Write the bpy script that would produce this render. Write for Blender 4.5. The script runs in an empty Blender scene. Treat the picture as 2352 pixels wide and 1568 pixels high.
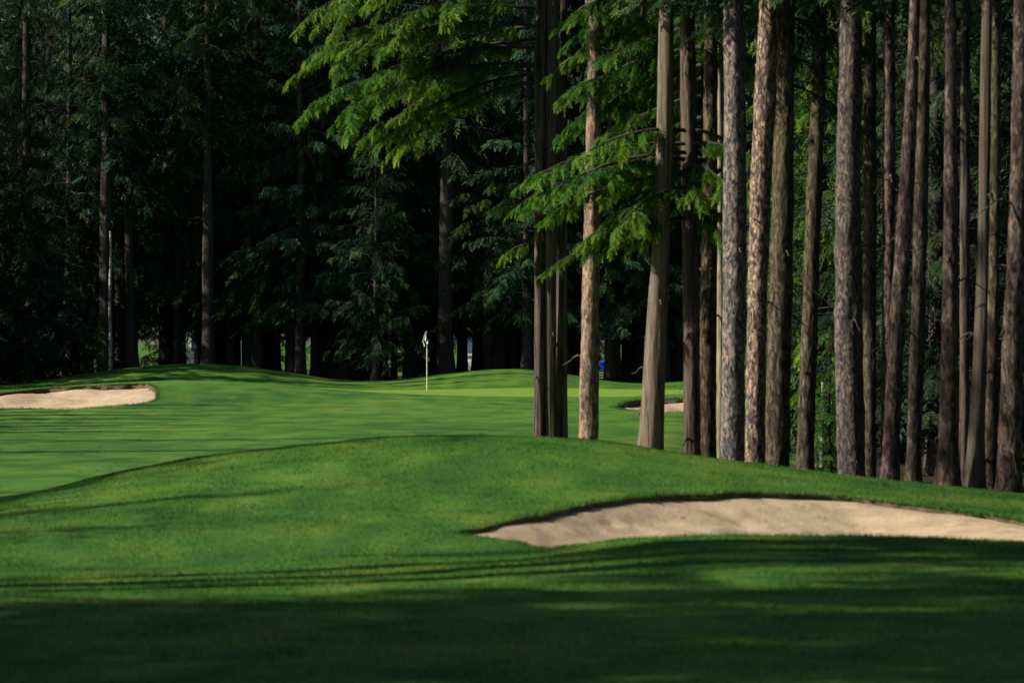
import bpy, math
import numpy as np
from mathutils import Vector
R = math.radians
scene = bpy.context.scene
C = scene.collection
rng = np.random.default_rng(7)

# ------------------------------------------------------------------ camera
H = 1.7                                   # eye height above the putting green (green surface is z = 0)
K = 0.266667 / 2352                       # tangent of one photo pixel (photo read at 2352 px width)
cam_d = bpy.data.cameras.new("camera")
cam = bpy.data.objects.new("camera", cam_d); C.objects.link(cam)
cam.location = (0, 0, H); cam.rotation_euler = (R(90), 0, 0)
cam_d.lens = 135; cam_d.sensor_width = 36; cam_d.clip_start = 0.5; cam_d.clip_end = 6000
cam_d.dof.use_dof = True; cam_d.dof.focus_distance = 128; cam_d.dof.aperture_fstop = 4.0
scene.camera = cam

# ------------------------------------------------------------------ light
SUN_EL, SUN_SIDE = R(32), R(76)           # sun stands left of the view and a little behind the camera
sdir = Vector((-math.sin(SUN_SIDE) * math.cos(SUN_EL), -math.cos(SUN_SIDE) * math.cos(SUN_EL), math.sin(SUN_EL)))
world = bpy.data.worlds.new("World"); scene.world = world; world.use_nodes = True
wn = world.node_tree.nodes; wl = world.node_tree.links
sky = wn.new("ShaderNodeTexSky"); sky.sky_type = 'NISHITA'; sky.sun_disc = False
sky.sun_elevation = SUN_EL; sky.sun_rotation = math.atan2(sdir.x, sdir.y)
wl.new(sky.outputs[0], wn["Background"].inputs[0]); wn["Background"].inputs[1].default_value = 0.058
sun_d = bpy.data.lights.new("sun", 'SUN'); sun_d.energy = 5.0; sun_d.angle = R(0.5); sun_d.color = (1.0, 0.9, 0.74)
sun = bpy.data.objects.new("sun", sun_d); C.objects.link(sun)
sun.rotation_euler = (-sdir).to_track_quat('-Z', 'Y').to_euler(); sun.location = (-40, -10, 40)
scene.view_settings.view_transform = 'Standard'; scene.view_settings.look = 'None'
scene.view_settings.exposure = 0.64; scene.view_settings.gamma = 1.0
scene.cycles.max_bounces = 5; scene.cycles.diffuse_bounces = 2; scene.cycles.transmission_bounces = 3
scene.cycles.use_denoising = True

# ------------------------------------------------------------------ small helpers
def smooth(t):
    t = np.clip(t, 0, 1); return t * t * (3 - 2 * t)

_lat = np.random.default_rng(3).random((256, 256))
def vnoise(x, y, px=None):
    """value noise on a lattice; px = period of x in cells"""
    xi = np.floor(x).astype(int); yi = np.floor(y).astype(int)
    fx = smooth(x - xi); fy = smooth(y - yi)
    def g(i, j):
        if px: i = np.mod(i, px)
        return _lat[np.mod(i, 256), np.mod(j, 256)]
    a = g(xi, yi) * (1 - fx) + g(xi + 1, yi) * fx
    b = g(xi, yi + 1) * (1 - fx) + g(xi + 1, yi + 1) * fx
    return (a * (1 - fy) + b * fy) * 2 - 1

def mesh_np(name, verts, faces, attrs=None, smooth_shade=False):
    """faces: int array (n,3) or (n,4)"""
    verts = np.asarray(verts, dtype=np.float32); faces = np.asarray(faces, dtype=np.int32)
    n, w = faces.shape
    me = bpy.data.meshes.new(name)
    me.vertices.add(len(verts)); me.vertices.foreach_set("co", verts.ravel())
    me.loops.add(n * w); me.loops.foreach_set("vertex_index", faces.ravel())
    me.polygons.add(n)
    me.polygons.foreach_set("loop_start", np.arange(n, dtype=np.int32) * w)
    me.polygons.foreach_set("loop_total", np.full(n, w, dtype=np.int32))
    if smooth_shade: me.polygons.foreach_set("use_smooth", np.ones(n, dtype=bool))
    for k, v in (attrs or {}).items():
        a = me.attributes.new(k, 'FLOAT', 'POINT'); a.data.foreach_set("value", np.asarray(v, dtype=np.float32))
    me.update(calc_edges=True)
    return me

def obj(name, me, mat=None, parent=None, loc=None):
    o = bpy.data.objects.new(name, me); C.objects.link(o)
    if mat is not None and len(me.materials) == 0: me.materials.append(mat)
    if parent is not None: o.parent = parent
    if loc is not None: o.location = loc
    return o

def thing(name, label, cat, loc=(0, 0, 0), rz=0.0, group=None):
    o = bpy.data.objects.new(name, None); C.objects.link(o); o.empty_display_size = .3
    o.location = loc; o.rotation_euler = (0, 0, rz); o["label"] = label; o["category"] = cat
    if group: o["group"] = group
    return o

class MB:
    """collects quads and triangles into one mesh"""
    def __init__(s): s.v = []; s.f = []
    def add(s, vs, fs):
        b = len(s.v); s.v += [tuple(p) for p in vs]; s.f += [tuple(b + i for i in f) for f in fs]
    def box(s, x0, x1, y0, y1, z0, z1):
        s.add([(x0,y0,z0),(x1,y0,z0),(x1,y1,z0),(x0,y1,z0),(x0,y0,z1),(x1,y0,z1),(x1,y1,z1),(x0,y1,z1)],
              [(0,3,2,1),(4,5,6,7),(0,1,5,4),(1,2,6,5),(2,3,7,6),(3,0,4,7)])
    def build(s, name, mat, parent=None, smooth_shade=False):
        me = bpy.data.meshes.new(name); me.from_pydata(s.v, [], s.f)
        if smooth_shade: me.polygons.foreach_set("use_smooth", [True] * len(me.polygons))
        return obj(name, me, mat, parent)

# ------------------------------------------------------------------ materials
def new_mat(name):
    m = bpy.data.materials.new(name); m.use_nodes = True
    nt = m.node_tree; return m, nt.nodes, nt.links, nt.nodes["Principled BSDF"]

def N(nodes, kind, **kw):
    n = nodes.new(kind)
    for k, v in kw.items():
        if k in n.inputs: n.inputs[k].default_value = v
        else: setattr(n, k, v)
    return n

def ramp(nodes, stops):
    r = nodes.new("ShaderNodeValToRGB"); e = r.color_ramp.elements
    while len(e) < len(stops): e.new(0.5)
    for i, (p, c) in enumerate(stops): e[i].position = p; e[i].color = (*c, 1) if len(c) == 3 else c
    return r

def mixc(nodes, links, fac, a, b, blend='MIX'):
    m = nodes.new("ShaderNodeMix"); m.data_type = 'RGBA'; m.blend_type = blend
    for s, v in ((0, fac), (6, a), (7, b)):
        if hasattr(v, "is_linked") or hasattr(v, "links"): links.new(v, m.inputs[s])
        elif isinstance(v, tuple): m.inputs[s].default_value = (*v, 1)
        else: m.inputs[s].default_value = v
    return m.outputs[2]

def coords(nodes, links, scale=(1, 1, 1)):
    tc = nodes.new("ShaderNodeTexCoord"); mp = nodes.new("ShaderNodeMapping"); mp.inputs["Scale"].default_value = scale
    links.new(tc.outputs["Object"], mp.inputs["Vector"]); return mp.outputs[0]

def noise(nodes, links, vec, scale, detail=3, rough=.55):
    n = N(nodes, "ShaderNodeTexNoise", Scale=scale, Detail=detail, Roughness=rough)
    links.new(vec, n.inputs["Vector"]); return n.outputs["Fac"]

def grass_colour(nodes, links, vec):
    """colour of mown turf from large patches, dry streaks and fine grain"""
    big = noise(nodes, links, vec, .16, 3); mid = noise(nodes, links, vec, 1.1, 4); 
    c = ramp(nodes, [(.34, (.021, .082, .013)), (.5, (.052, .155, .018)), (.67, (.115, .215, .025))]); links.new(big, c.inputs[0])
    d = ramp(nodes, [(.36, (.019, .078, .013)), (.51, (.052, .155, .018)), (.67, (.135, .205, .03))]); links.new(mid, d.inputs[0])
    return mixc(nodes, links, .55, c.outputs[0], d.outputs[0])

def mat_ground():
    m, n, l, b = new_mat("turf")
    v = coords(n, l)
    base = grass_colour(n, l, coords(n, l, (1, .4, .5)))
    fine = noise(n, l, v, 17, 5, .7)
    f2 = ramp(n, [(.3, (.45, .5, .45)), (.7, (1.5, 1.42, 1.5))]); l.new(fine, f2.inputs[0])
    base = mixc(n, l, 1.0, base, f2.outputs[0], 'MULTIPLY')
    at = n.new("ShaderNodeAttribute"); at.attribute_name = "green"
    # mown bands of the putting surface
    gcol = mixc(n, l, noise(n, l, v, .6, 3), (.13, .24, .03), (.18, .29, .042))
    base = mixc(n, l, at.outputs["Fac"], base, gcol)
    av = n.new("ShaderNodeAttribute"); av.attribute_name = "dry"
    base = mixc(n, l, av.outputs["Fac"], base, (.17, .16, .03))
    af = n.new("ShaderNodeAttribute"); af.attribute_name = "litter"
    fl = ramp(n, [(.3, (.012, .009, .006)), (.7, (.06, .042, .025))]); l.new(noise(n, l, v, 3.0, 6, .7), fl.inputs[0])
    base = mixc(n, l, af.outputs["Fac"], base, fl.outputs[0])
    l.new(base, b.inputs["Base Color"]); b.inputs["Roughness"].default_value = .85; b.inputs["Specular IOR Level"].default_value = .15
    bp = N(n, "ShaderNodeBump", Strength=.55, Distance=.06); l.new(noise(n, l, v, 9, 6, .75), bp.inputs["Height"]); l.new(bp.outputs[0], b.inputs["Normal"])
    return m

def mat_blades():
    m, n, l, b = new_mat("grass_blades")
    v = coords(n, l)
    base = grass_colour(n, l, coords(n, l, (1, .4, .5)))
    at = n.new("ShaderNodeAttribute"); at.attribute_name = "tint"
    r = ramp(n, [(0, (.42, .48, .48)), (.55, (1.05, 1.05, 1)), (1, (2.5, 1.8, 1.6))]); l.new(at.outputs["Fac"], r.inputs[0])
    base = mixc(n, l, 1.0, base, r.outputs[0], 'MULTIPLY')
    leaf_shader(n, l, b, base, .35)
    return m

def leaf_shader(n, l, b, col, trans):
    l.new(col, b.inputs["Base Color"]); b.inputs["Roughness"].default_value = .6; b.inputs["Specular IOR Level"].default_value = .2
    t = n.new("ShaderNodeBsdfTranslucent"); l.new(col, t.inputs["Color"])
    mx = n.new("ShaderNodeMixShader"); mx.inputs[0].default_value = trans
    l.new(b.outputs[0], mx.inputs[1]); l.new(t.outputs[0], mx.inputs[2])
    l.new(mx.outputs[0], n["Material Output"].inputs["Surface"])

def mat_leaf(name, dark, mid, tip, trans=.35, brown=0.0):
    m, n, l, b = new_mat(name)
    at = n.new("ShaderNodeAttribute"); at.attribute_name = "tint"
    oi = n.new("ShaderNodeObjectInfo")
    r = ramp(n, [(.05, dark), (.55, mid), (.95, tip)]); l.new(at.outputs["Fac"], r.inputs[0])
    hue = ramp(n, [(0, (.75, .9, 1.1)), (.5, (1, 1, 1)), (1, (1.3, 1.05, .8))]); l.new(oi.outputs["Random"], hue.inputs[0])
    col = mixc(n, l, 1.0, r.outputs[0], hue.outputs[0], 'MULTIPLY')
    if brown:
        v = coords(n, l); br = ramp(n, [(.55, (0, 0, 0)), (.68, (brown, brown, brown))]); l.new(noise(n, l, v, .9, 4), br.inputs[0])
        col = mixc(n, l, br.outputs[0], col, (.07, .05, .022))
    leaf_shader(n, l, b, col, trans)
    return m

def mat_bark(name, plate, grey, fissure, accent, zs=.34, cell=15.0, fib=False, moss=0.0, acc=.62, dark=.46):
    m, n, l, b = new_mat(name)
    v = coords(n, l, (1, 1, zs))
    wob = N(n, "ShaderNodeTexNoise", Scale=5.0, Detail=4); l.new(v, wob.inputs["Vector"])
    ad = n.new("ShaderNodeVectorMath"); ad.operation = 'MULTIPLY_ADD'
    l.new(wob.outputs["Color"], ad.inputs[0]); ad.inputs[1].default_value = (.16, .16, .16); l.new(v, ad.inputs[2])
    vec = ad.outputs[0]
    big = noise(n, l, v, 3.2, 5, .65)
    if fib:
        cellr = noise(n, l, vec, cell * .8, 5, .6)
    else:
        vo = N(n, "ShaderNodeTexVoronoi", Scale=cell, Randomness=1.0); l.new(vec, vo.inputs["Vector"])
        sx = n.new("ShaderNodeSeparateColor"); l.new(vo.outputs["Color"], sx.inputs[0]); cellr = sx.outputs[0]
    ms = n.new("ShaderNodeMix"); ms.inputs[0].default_value = .5; l.new(cellr, ms.inputs[2]); l.new(big, ms.inputs[3])
    c = ramp(n, [(.28, tuple(q * .55 for q in grey)), (.45, grey), (.62, plate), (.78, tuple(min(1, q * 1.25) for q in plate))]); l.new(ms.outputs[0], c.inputs[0])
    ac = ramp(n, [(acc, (0, 0, 0)), (acc + .1, (.8, .8, .8))]); l.new(noise(n, l, v, 3.7, 5, .65), ac.inputs[0])
    col = mixc(n, l, ac.outputs[0], c.outputs[0], accent)
    grain = noise(n, l, vec, 46, 5, .75)
    g = ramp(n, [(.3, (.5, .5, .5)), (.7, (1.4, 1.4, 1.4))]); l.new(grain, g.inputs[0])
    col = mixc(n, l, 1.0, col, g.outputs[0], 'MULTIPLY')
    h = noise(n, l, vec, cell * (1.0 if fib else 1.15), 6, .68)
    fr = ramp(n, [(dark - .1, (.95, .95, .95)), (dark + .035, (0, 0, 0))]); l.new(h, fr.inputs[0])
    col = mixc(n, l, fr.outputs[0], col, fissure)
    if moss:
        mo = ramp(n, [(.48, (0, 0, 0)), (.66, (moss, moss, moss))]); l.new(noise(n, l, v, 1.7, 5), mo.inputs[0])
        col = mixc(n, l, mo.outputs[0], col, (.10, .105, .035))
    l.new(col, b.inputs["Base Color"]); b.inputs["Roughness"].default_value = .9; b.inputs["Specular IOR Level"].default_value = .15
    bp = N(n, "ShaderNodeBump", Strength=.6, Distance=.011)
    l.new(h, bp.inputs["Height"]); l.new(bp.outputs[0], b.inputs["Normal"])
    return m

def mat_sand():
    m, n, l, b = new_mat("bunker_sand")
    v = coords(n, l)
    c = ramp(n, [(.3, (.34, .26, .17)), (.7, (.52, .41, .275))]); l.new(noise(n, l, v, 2.2, 6, .65), c.inputs[0])
    sp = ramp(n, [(.66, (0, 0, 0)), (.74, (.55, .55, .55))]); l.new(noise(n, l, v, 6.5, 4, .6), sp.inputs[0])
    col = mixc(n, l, sp.outputs[0], c.outputs[0], (.2, .15, .1))
    l.new(col, b.inputs["Base Color"]); b.inputs["Roughness"].default_value = .95; b.inputs["Specular IOR Level"].default_value = .1
    bp = N(n, "ShaderNodeBump", Strength=.5, Distance=.04); l.new(noise(n, l, v, 14, 6, .7), bp.inputs["Height"]); l.new(bp.outputs[0], b.inputs["Normal"])
    return m

def mat_flat(name, col, rough=.6, var=.15, scale=6.0, metal=0.0, trans=0.0):
    m, n, l, b = new_mat(name)
    v = coords(n, l); r = ramp(n, [(.3, tuple(c * (1 - var) for c in col)), (.7, tuple(c * (1 + var) for c in col))])
    l.new(noise(n, l, v, scale, 4), r.inputs[0]); l.new(r.outputs[0], b.inputs["Base Color"])
    b.inputs["Roughness"].default_value = rough; b.inputs["Metallic"].default_value = metal
    return m

M = dict(
    turf=mat_ground(), blades=mat_blades(), sand=mat_sand(),
    soil=mat_flat("lip_soil", (.075, .05, .03), .95, .6, 9),
    pine=mat_bark("plated_pine_bark", (.40, .275, .20), (.17, .13, .12), (.014, .011, .010), (.46, .32, .22), cell=29, dark=.515),
    pine_grey=mat_bark("grey_plated_bark", (.26, .20, .175), (.13, .122, .126), (.014, .012, .012), (.30, .12, .065), cell=32, acc=.64, dark=.50),
    fine_pine=mat_bark("fine_scaled_bark", (.155, .12, .105), (.08, .072, .072), (.013, .011, .011), (.28, .17, .12), cell=38, acc=.62, dark=.50),  # own grey scales, darkened further for shade on the right-hand row
    brown_cedar=mat_bark("brown_furrowed_bark", (.115, .092, .07), (.08, .066, .053), (.018, .014, .011), (.2, .15, .1), zs=.04, cell=22, fib=True, dark=.46),  # own brown, darkened further for shade on the right-hand row
    shaded_pine=mat_bark("shaded_plated_bark", (.135, .095, .075), (.065, .052, .047), (.012, .009, .008), (.27, .16, .11), cell=24, dark=.50),  # darker copy of plated bark, right-hand trunks' shade put into its colour
    orange=mat_bark("orange_scaly_bark", (.30, .205, .14), (.18, .135, .105), (.024, .018, .015), (.42, .23, .11), cell=25, acc=.58, dark=.46),
    cedar=mat_bark("stringy_cedar_bark", (.22, .165, .125), (.14, .115, .095), (.022, .018, .015), (.33, .22, .14), zs=.05, cell=19, fib=True, acc=.62, dark=.46),
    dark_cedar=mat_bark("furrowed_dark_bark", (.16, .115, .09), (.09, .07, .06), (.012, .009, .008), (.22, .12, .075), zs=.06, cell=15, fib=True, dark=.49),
    moss=mat_bark("mossy_bark", (.115, .092, .062), (.066, .055, .041), (.012, .010, .008), (.2, .17, .1), zs=.26, cell=26, moss=.3, dark=.50),  # own mossy brown, darkened further for shade on the right-hand row
    olive=mat_bark("pale_olive_bark", (.30, .27, .17), (.24, .22, .14), (.05, .045, .03), (.3, .28, .2), zs=.08, cell=15, fib=True),
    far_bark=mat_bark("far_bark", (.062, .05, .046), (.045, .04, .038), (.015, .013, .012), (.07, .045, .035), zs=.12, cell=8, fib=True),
    birch=mat_bark("pale_bark", (.5, .48, .44), (.4, .38, .35), (.05, .045, .04), (.35, .33, .3), zs=1.5, cell=5, fib=True),
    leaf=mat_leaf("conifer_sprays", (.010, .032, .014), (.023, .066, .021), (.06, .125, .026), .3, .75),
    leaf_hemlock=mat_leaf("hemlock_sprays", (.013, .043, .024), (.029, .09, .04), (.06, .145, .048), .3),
    leaf_shaded=mat_leaf("shaded_sprays", (.006, .018, .010), (.013, .040, .017), (.03, .072, .024), .3, .5),  # shade of the left wood put into a darker leaf colour
    leaf_bright=mat_leaf("cedar_sprays", (.022, .078, .012), (.055, .165, .018), (.20, .36, .026), .5, .3),
    shrub=mat_leaf("yellow_green_leaves", (.12, .16, .012), (.28, .32, .02), (.45, .46, .05), .4),
    amber=mat_leaf("amber_leaves", (.25, .09, .01), (.5, .2, .015), (.6, .32, .03), .4),
    gold=mat_leaf("gold_leaves", (.35, .22, .01), (.6, .4, .015), (.7, .5, .03), .4),
    twig=mat_flat("dark_twig", (.03, .022, .016), .9, .3, 9),
    white=mat_flat("white_paint", (.8, .8, .78), .5, .04),
    glass=mat_flat("dark_window", (.10, .16, .28), .15, .2), roof=mat_flat("grey_shingles", (.12, .12, .13), .8, .4, 12),
    blue=mat_flat("blue_canvas", (.01, .09, .62), .6, .1), orange_p=mat_flat("orange_canvas", (.75, .25, .06), .6, .15),
    steel=mat_flat("steel", (.45, .45, .46), .35, .1, 6, .8), pole=mat_flat("pole_paint", (.86, .85, .82), .4, .04),
    flag_white=mat_flat("flag_white", (.8, .8, .82), .8, .05), flag_black=mat_flat("flag_black", (.012, .012, .018), .8, .1),
    gravel=mat_flat("gravel", (.45, .38, .3), .95, .35, 5), rubber=mat_flat("rubber", (.02, .02, .02), .8, .1),
    leaf_litter=mat_flat("dead_leaf", (.11, .075, .035), .9, .5, 20),
)

# ------------------------------------------------------------------ terrain
def ridge_line(pts, d):
    X = np.array([p[0] for p in pts], float); Y = np.array([p[1] for p in pts], float)
    xs = (X - 1176) * K * d; zs = H + (784 - Y) * K * d
    xx = np.linspace(xs[0], xs[-1], 500); zz = np.interp(xx, xs, zs)
    ker = np.hanning(41); ker /= ker.sum(); zp = np.pad(zz, 20, mode='edge'); zz = np.convolve(zp, ker, 'valid')
    return lambda x: np.interp(x, xx, zz)

crest_near = ridge_line([(-900,1250),(-400,1215),(0,1156),(100,1128),(250,1091),(400,1063),(550,1040),(700,1021),(850,1009),(1000,1003),(1176,1002),
    (1300,1008),(1450,1027),(1600,1050),(1750,1071),(1900,1091),(2050,1110),(2200,1127),(2352,1142),(2800,1180),(3300,1215)], 45)
rim_near = ridge_line([(-800,1296),(0,1310),(500,1300),(800,1286),(1000,1276),(1265,1263),(1400,1249),(1500,1239),(1650,1231),(1800,1231),(1950,1234),(2100,1239),(2352,1251),(2900,1270)], 32.6)
bank_mid = ridge_line([(-900,960),(-300,922),(0,897),(100,889),(200,883),(340,877),(430,874),(540,877),(620,882),(700,890),(800,899),(950,906),(1176,908),(1300,907),
    (1420,908),(1480,905),(1570,900),(1700,895),(2000,895),(2600,910)], 123)
mounds_far = ridge_line([(-900,890),(0,880),(100,875),(200,857),(280,845),(350,837),(430,832),(510,834),(580,841),(650,853),(720,866),(800,876),(870,879),(950,868),(1030,857),
    (1100,848),(1176,844),(1250,848),(1330,864),(1400,879),(1470,886),(1520,882),(1570,876),(1650,870),(1800,872),(2400,885),(3200,890)], 152)

def z_base(x, y):
    z = np.interp(y, [-60, 15, 32, 60, 95, 121, 160, 400], [-.1, -.02, -.02, -.3, -.3, 0, -.1, -.1])
    wood = smooth((x - 2.2 - (y - 60) * .05) / 3) * smooth((y - 47) / 8) * (1 - smooth((y - 92) / 25))
    return z - .75 * wood

def z_ground(x, y):
    x = np.asarray(x, float); y = np.asarray(y, float)
    z = z_base(x, y)
    w = np.where(y < 152, smooth((y - 140) / 12), 1 - smooth((y - 152) / 10)); z = z + (mounds_far(x) - z) * w
    w = np.where(y < 123, smooth((y - 109) / 14), 1 - smooth((y - 123) / 16)); w = w * (1 - smooth((x - 17) / 10)); z = z + (bank_mid(x) - z) * w
    w = np.where(y < 45, smooth((y - 33.4) / 11.6) ** .9, 1 - smooth((y - 45) / 12)); z = z + (crest_near(x) - z) * w
    w = np.where(y < 32.6, smooth((y - 24) / 8.6), 1 - smooth((y - 32.6) / 2.6)); z = z + (rim_near(x) - z) * w
    far = smooth((y - 46) / 6)
    z = z + (.018 * vnoise(x * .8, y * .5) + .008 * vnoise(x * 2.3 + 9, y * 1.9)) * (1 - far) + .03 * far * vnoise(x * .25, y * .09)
    return z

def gz(x, y): return float(z_ground(np.array([x]), np.array([y]))[0])

def hit(X, Y, d0, d1):
    """where the sight line through a photo point meets the ground between two distances"""
    d = np.linspace(d0, d1, 1500); x = (X - 1176) * K * d; zr = H + (784 - Y) * K * d
    below = zr <= z_ground(x, d)
    i = int(np.argmax(below)) if below.any() else len(d) - 1
    return (X - 1176) * K * d[i], d[i]

def outline(pts, d0, d1, cut=None):
    P = np.array([hit(X, Y, d0, d1) for X, Y in pts])
    for _ in range(3):                                   # round the corners
        A = .75 * P + .25 * np.roll(P, -1, 0); B = .25 * P + .75 * np.roll(P, -1, 0)
        P = np.stack([A, B], 1).reshape(-1, 2)
    return P

# outlines: far lip first, then back along the near edge
def xd(X, d): return ((X - 1176) * K * d, d)
def chaikin(P, n=3):
    P = np.array(P, float)
    for _ in range(n):
        A = .75 * P + .25 * np.roll(P, -1, 0); B = .25 * P + .75 * np.roll(P, -1, 0); P = np.stack([A, B], 1).reshape(-1, 2)
    return P
def far_edge(pts, d0, d1): return [hit(X, Y, d0, d1) for X, Y in pts]
near_poly = chaikin(far_edge([(1052,1217),(1110,1213),(1200,1188),(1300,1167),(1420,1147),(1550,1136),(1700,1132),(1850,1134),(1950,1141),(2050,1154),(2150,1168),(2250,1182),(2352,1197),(2500,1215)], 33.5, 44)
    + [xd(2620, 35.5), xd(2600, 33.4), xd(2352, 33.0), xd(2100, 33.0), xd(1800, 33.0), xd(1600, 33.0), xd(1400, 33.0), xd(1290, 33.0)] + far_edge([(1262,1262),(1195,1244),(1112,1233),(1055,1226)], 32.5, 38))
left_poly = chaikin(far_edge([(-300,930),(-100,910),(0,903),(60,896),(120,890),(200,886),(270,883),(325,880),(350,884),(361,899)], 112, 124.5)
    + far_edge([(364,921)], 108, 122) + far_edge([(286,929),(218,936),(160,940),(84,938),(0,936),(-150,940),(-300,945)], 105, 118))
right_poly = chaikin(far_edge([(1402,936),(1425,928),(1452,920),(1500,917),(1569,916),(1640,917),(1690,924)], 100, 122)
    + far_edge([(1700,936),(1640,945),(1570,947),(1517,947),(1469,944),(1437,941)], 95, 118))
def ragged(P, amp, sc, seed):
    seg = np.linalg.norm(np.roll(P, -1, 0) - P, axis=1); cum = np.concatenate([[0], np.cumsum(seg)]); n = int(cum[-1] / (.09 * sc)); t = np.linspace(0, cum[-1], n, endpoint=False)
    PP = np.vstack([P, P[:1]]); q = np.stack([np.interp(t, cum, PP[:, 0]), np.interp(t, cum, PP[:, 1])], 1)
    q[:, 0] += amp * vnoise(t * 2.3 / sc + seed, np.full(n, 1.3)); q[:, 1] += 1.6 * amp * (vnoise(t * 2.9 / sc + seed, np.full(n, 5.3)) + .5 * vnoise(t * 8 / sc, np.full(n, 8.3)))
    return q
near_poly = ragged(near_poly, .05, 1, 0); left_poly = ragged(left_poly, .07, 2, 3); right_poly = ragged(right_poly, .07, 2, 7)
BUNKERS = [("near", near_poly, .045, .34), ("left", left_poly, .11, .28), ("right", right_poly, .17, .25)]

def poly_dist(P, x, y):
    """signed distance to the outline, positive inside, and the nearest boundary point"""
    Q = np.roll(P, -1, 0); best = np.full(x.shape, 1e9); bx = x.copy(); by = y.copy(); ins = np.zeros(x.shape, bool)
    for (ax, ay), (cx, cy) in zip(P, Q):
        ex, ey = cx - ax, cy - ay; L2 = ex * ex + ey * ey + 1e-12
        t = np.clip(((x - ax) * ex + (y - ay) * ey) / L2, 0, 1); px = ax + t * ex; py = ay + t * ey
        d2 = (x - px) ** 2 + (y - py) ** 2; m = d2 < best
        best = np.where(m, d2, best); bx = np.where(m, px, bx); by = np.where(m, py, by)
        if ey != 0:
            c = ((ay > y) != (cy > y)) & (x < ex * (y - ay) / ey + ax); ins ^= c
    d = np.sqrt(best); return np.where(ins, d, -d), bx, by

def build_ground():
    def steps(*seg):
        o = [seg[0][0]]
        for a, b, s in seg: o += list(np.arange(a + s, b + s * .5, s))
        return np.array(o)
    xs = steps((-8, 8, .1)); xr = steps((8, 24, .2), (24, 60, 1.5), (60, 200, 14), (200, 3000, 280))[1:]
    xs = np.concatenate([-xr[::-1], xs, xr])
    ys = steps((-400, -60, 34), (-60, 16, 2), (16, 48, .1), (48, 100, .3), (100, 127, .18), (127, 165, .35), (165, 230, 2.5), (230, 3000, 277))
    gx, gy = np.meshgrid(xs, ys); sh = gx.shape; x = gx.ravel(); y = gy.ravel()
    dx = np.repeat(np.gradient(xs)[None], sh[0], 0).ravel(); dy = np.repeat(np.gradient(ys)[:, None], sh[1], 1).ravel()
    kill = np.zeros(x.size, bool)
    inside = []
    for _, P, lip, dep in BUNKERS:
        lo, hi = P.min(0) - 1, P.max(0) + 1
        s = np.where((x > lo[0]) & (x < hi[0]) & (y > lo[1]) & (y < hi[1]))[0]
        d, bx, by = poly_dist(P, x[s], y[s])
        near = np.abs(d) < .62 * np.maximum(dx[s], dy[s])
        x[s[near]] = bx[near]; y[s[near]] = by[near]
        sd = np.full(x.size, -9.0); sd[s] = np.where(near, 0, d); inside.append(sd)
    z = z_ground(x, y)
    idx = np.arange(x.size).reshape(sh)
    f = np.stack([idx[:-1, :-1], idx[:-1, 1:], idx[1:, 1:], idx[1:, :-1]], -1).reshape(-1, 4)
    keep = np.ones(len(f), bool)
    for sd in inside: keep &= ~((sd[f].min(1) >= 0) & (sd[f].max(1) > -1))
    f = f[keep]
    # real differences in what grows there
    ge = ((x - 1.0) / 9.3) ** 2 + ((y - 131.0) / 10.6) ** 2
    green = smooth((1.06 - ge) / .1)
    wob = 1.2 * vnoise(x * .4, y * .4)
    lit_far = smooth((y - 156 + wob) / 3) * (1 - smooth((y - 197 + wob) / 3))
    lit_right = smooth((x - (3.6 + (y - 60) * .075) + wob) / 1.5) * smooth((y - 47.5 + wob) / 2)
    dry = .75 * np.exp(-(((x - 2.4) / 1.0) ** 2 + ((y - 73) / 5) ** 2)) * (.6 + .4 * vnoise(x * 3, y * 1))
    me = mesh_np("ground", np.stack([x, y, z], 1), f, {"green": green, "litter": np.maximum(lit_far, lit_right), "dry": np.clip(dry, 0, 1)}, True)
    o = obj("ground", me, M["turf"]); o["kind"] = "structure"

build_ground()

def sand_z(P, lip, dep, x, y, d=None):
    if d is None: d = poly_dist(P, x, y)[0]
    ramp_ = smooth(np.clip(d, 0, None) / 2.6)
    zz = z_ground(x, y) - lip * (1 + .5 * vnoise(x * 1.1, y * 1.1)) - dep * ramp_
    if dep == .34: zz = zz - .12 * np.exp(-((x - .9) / 1.1) ** 2) * smooth(d / .6) * (1 - .7 * ramp_)
    return zz + (.018 * vnoise(x * 2.2, y * 2.2) + .014 * vnoise(x * 5.3, y * 5.3) + .008 * vnoise(x * 13, y * 13)) * smooth(d / .4)

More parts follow.
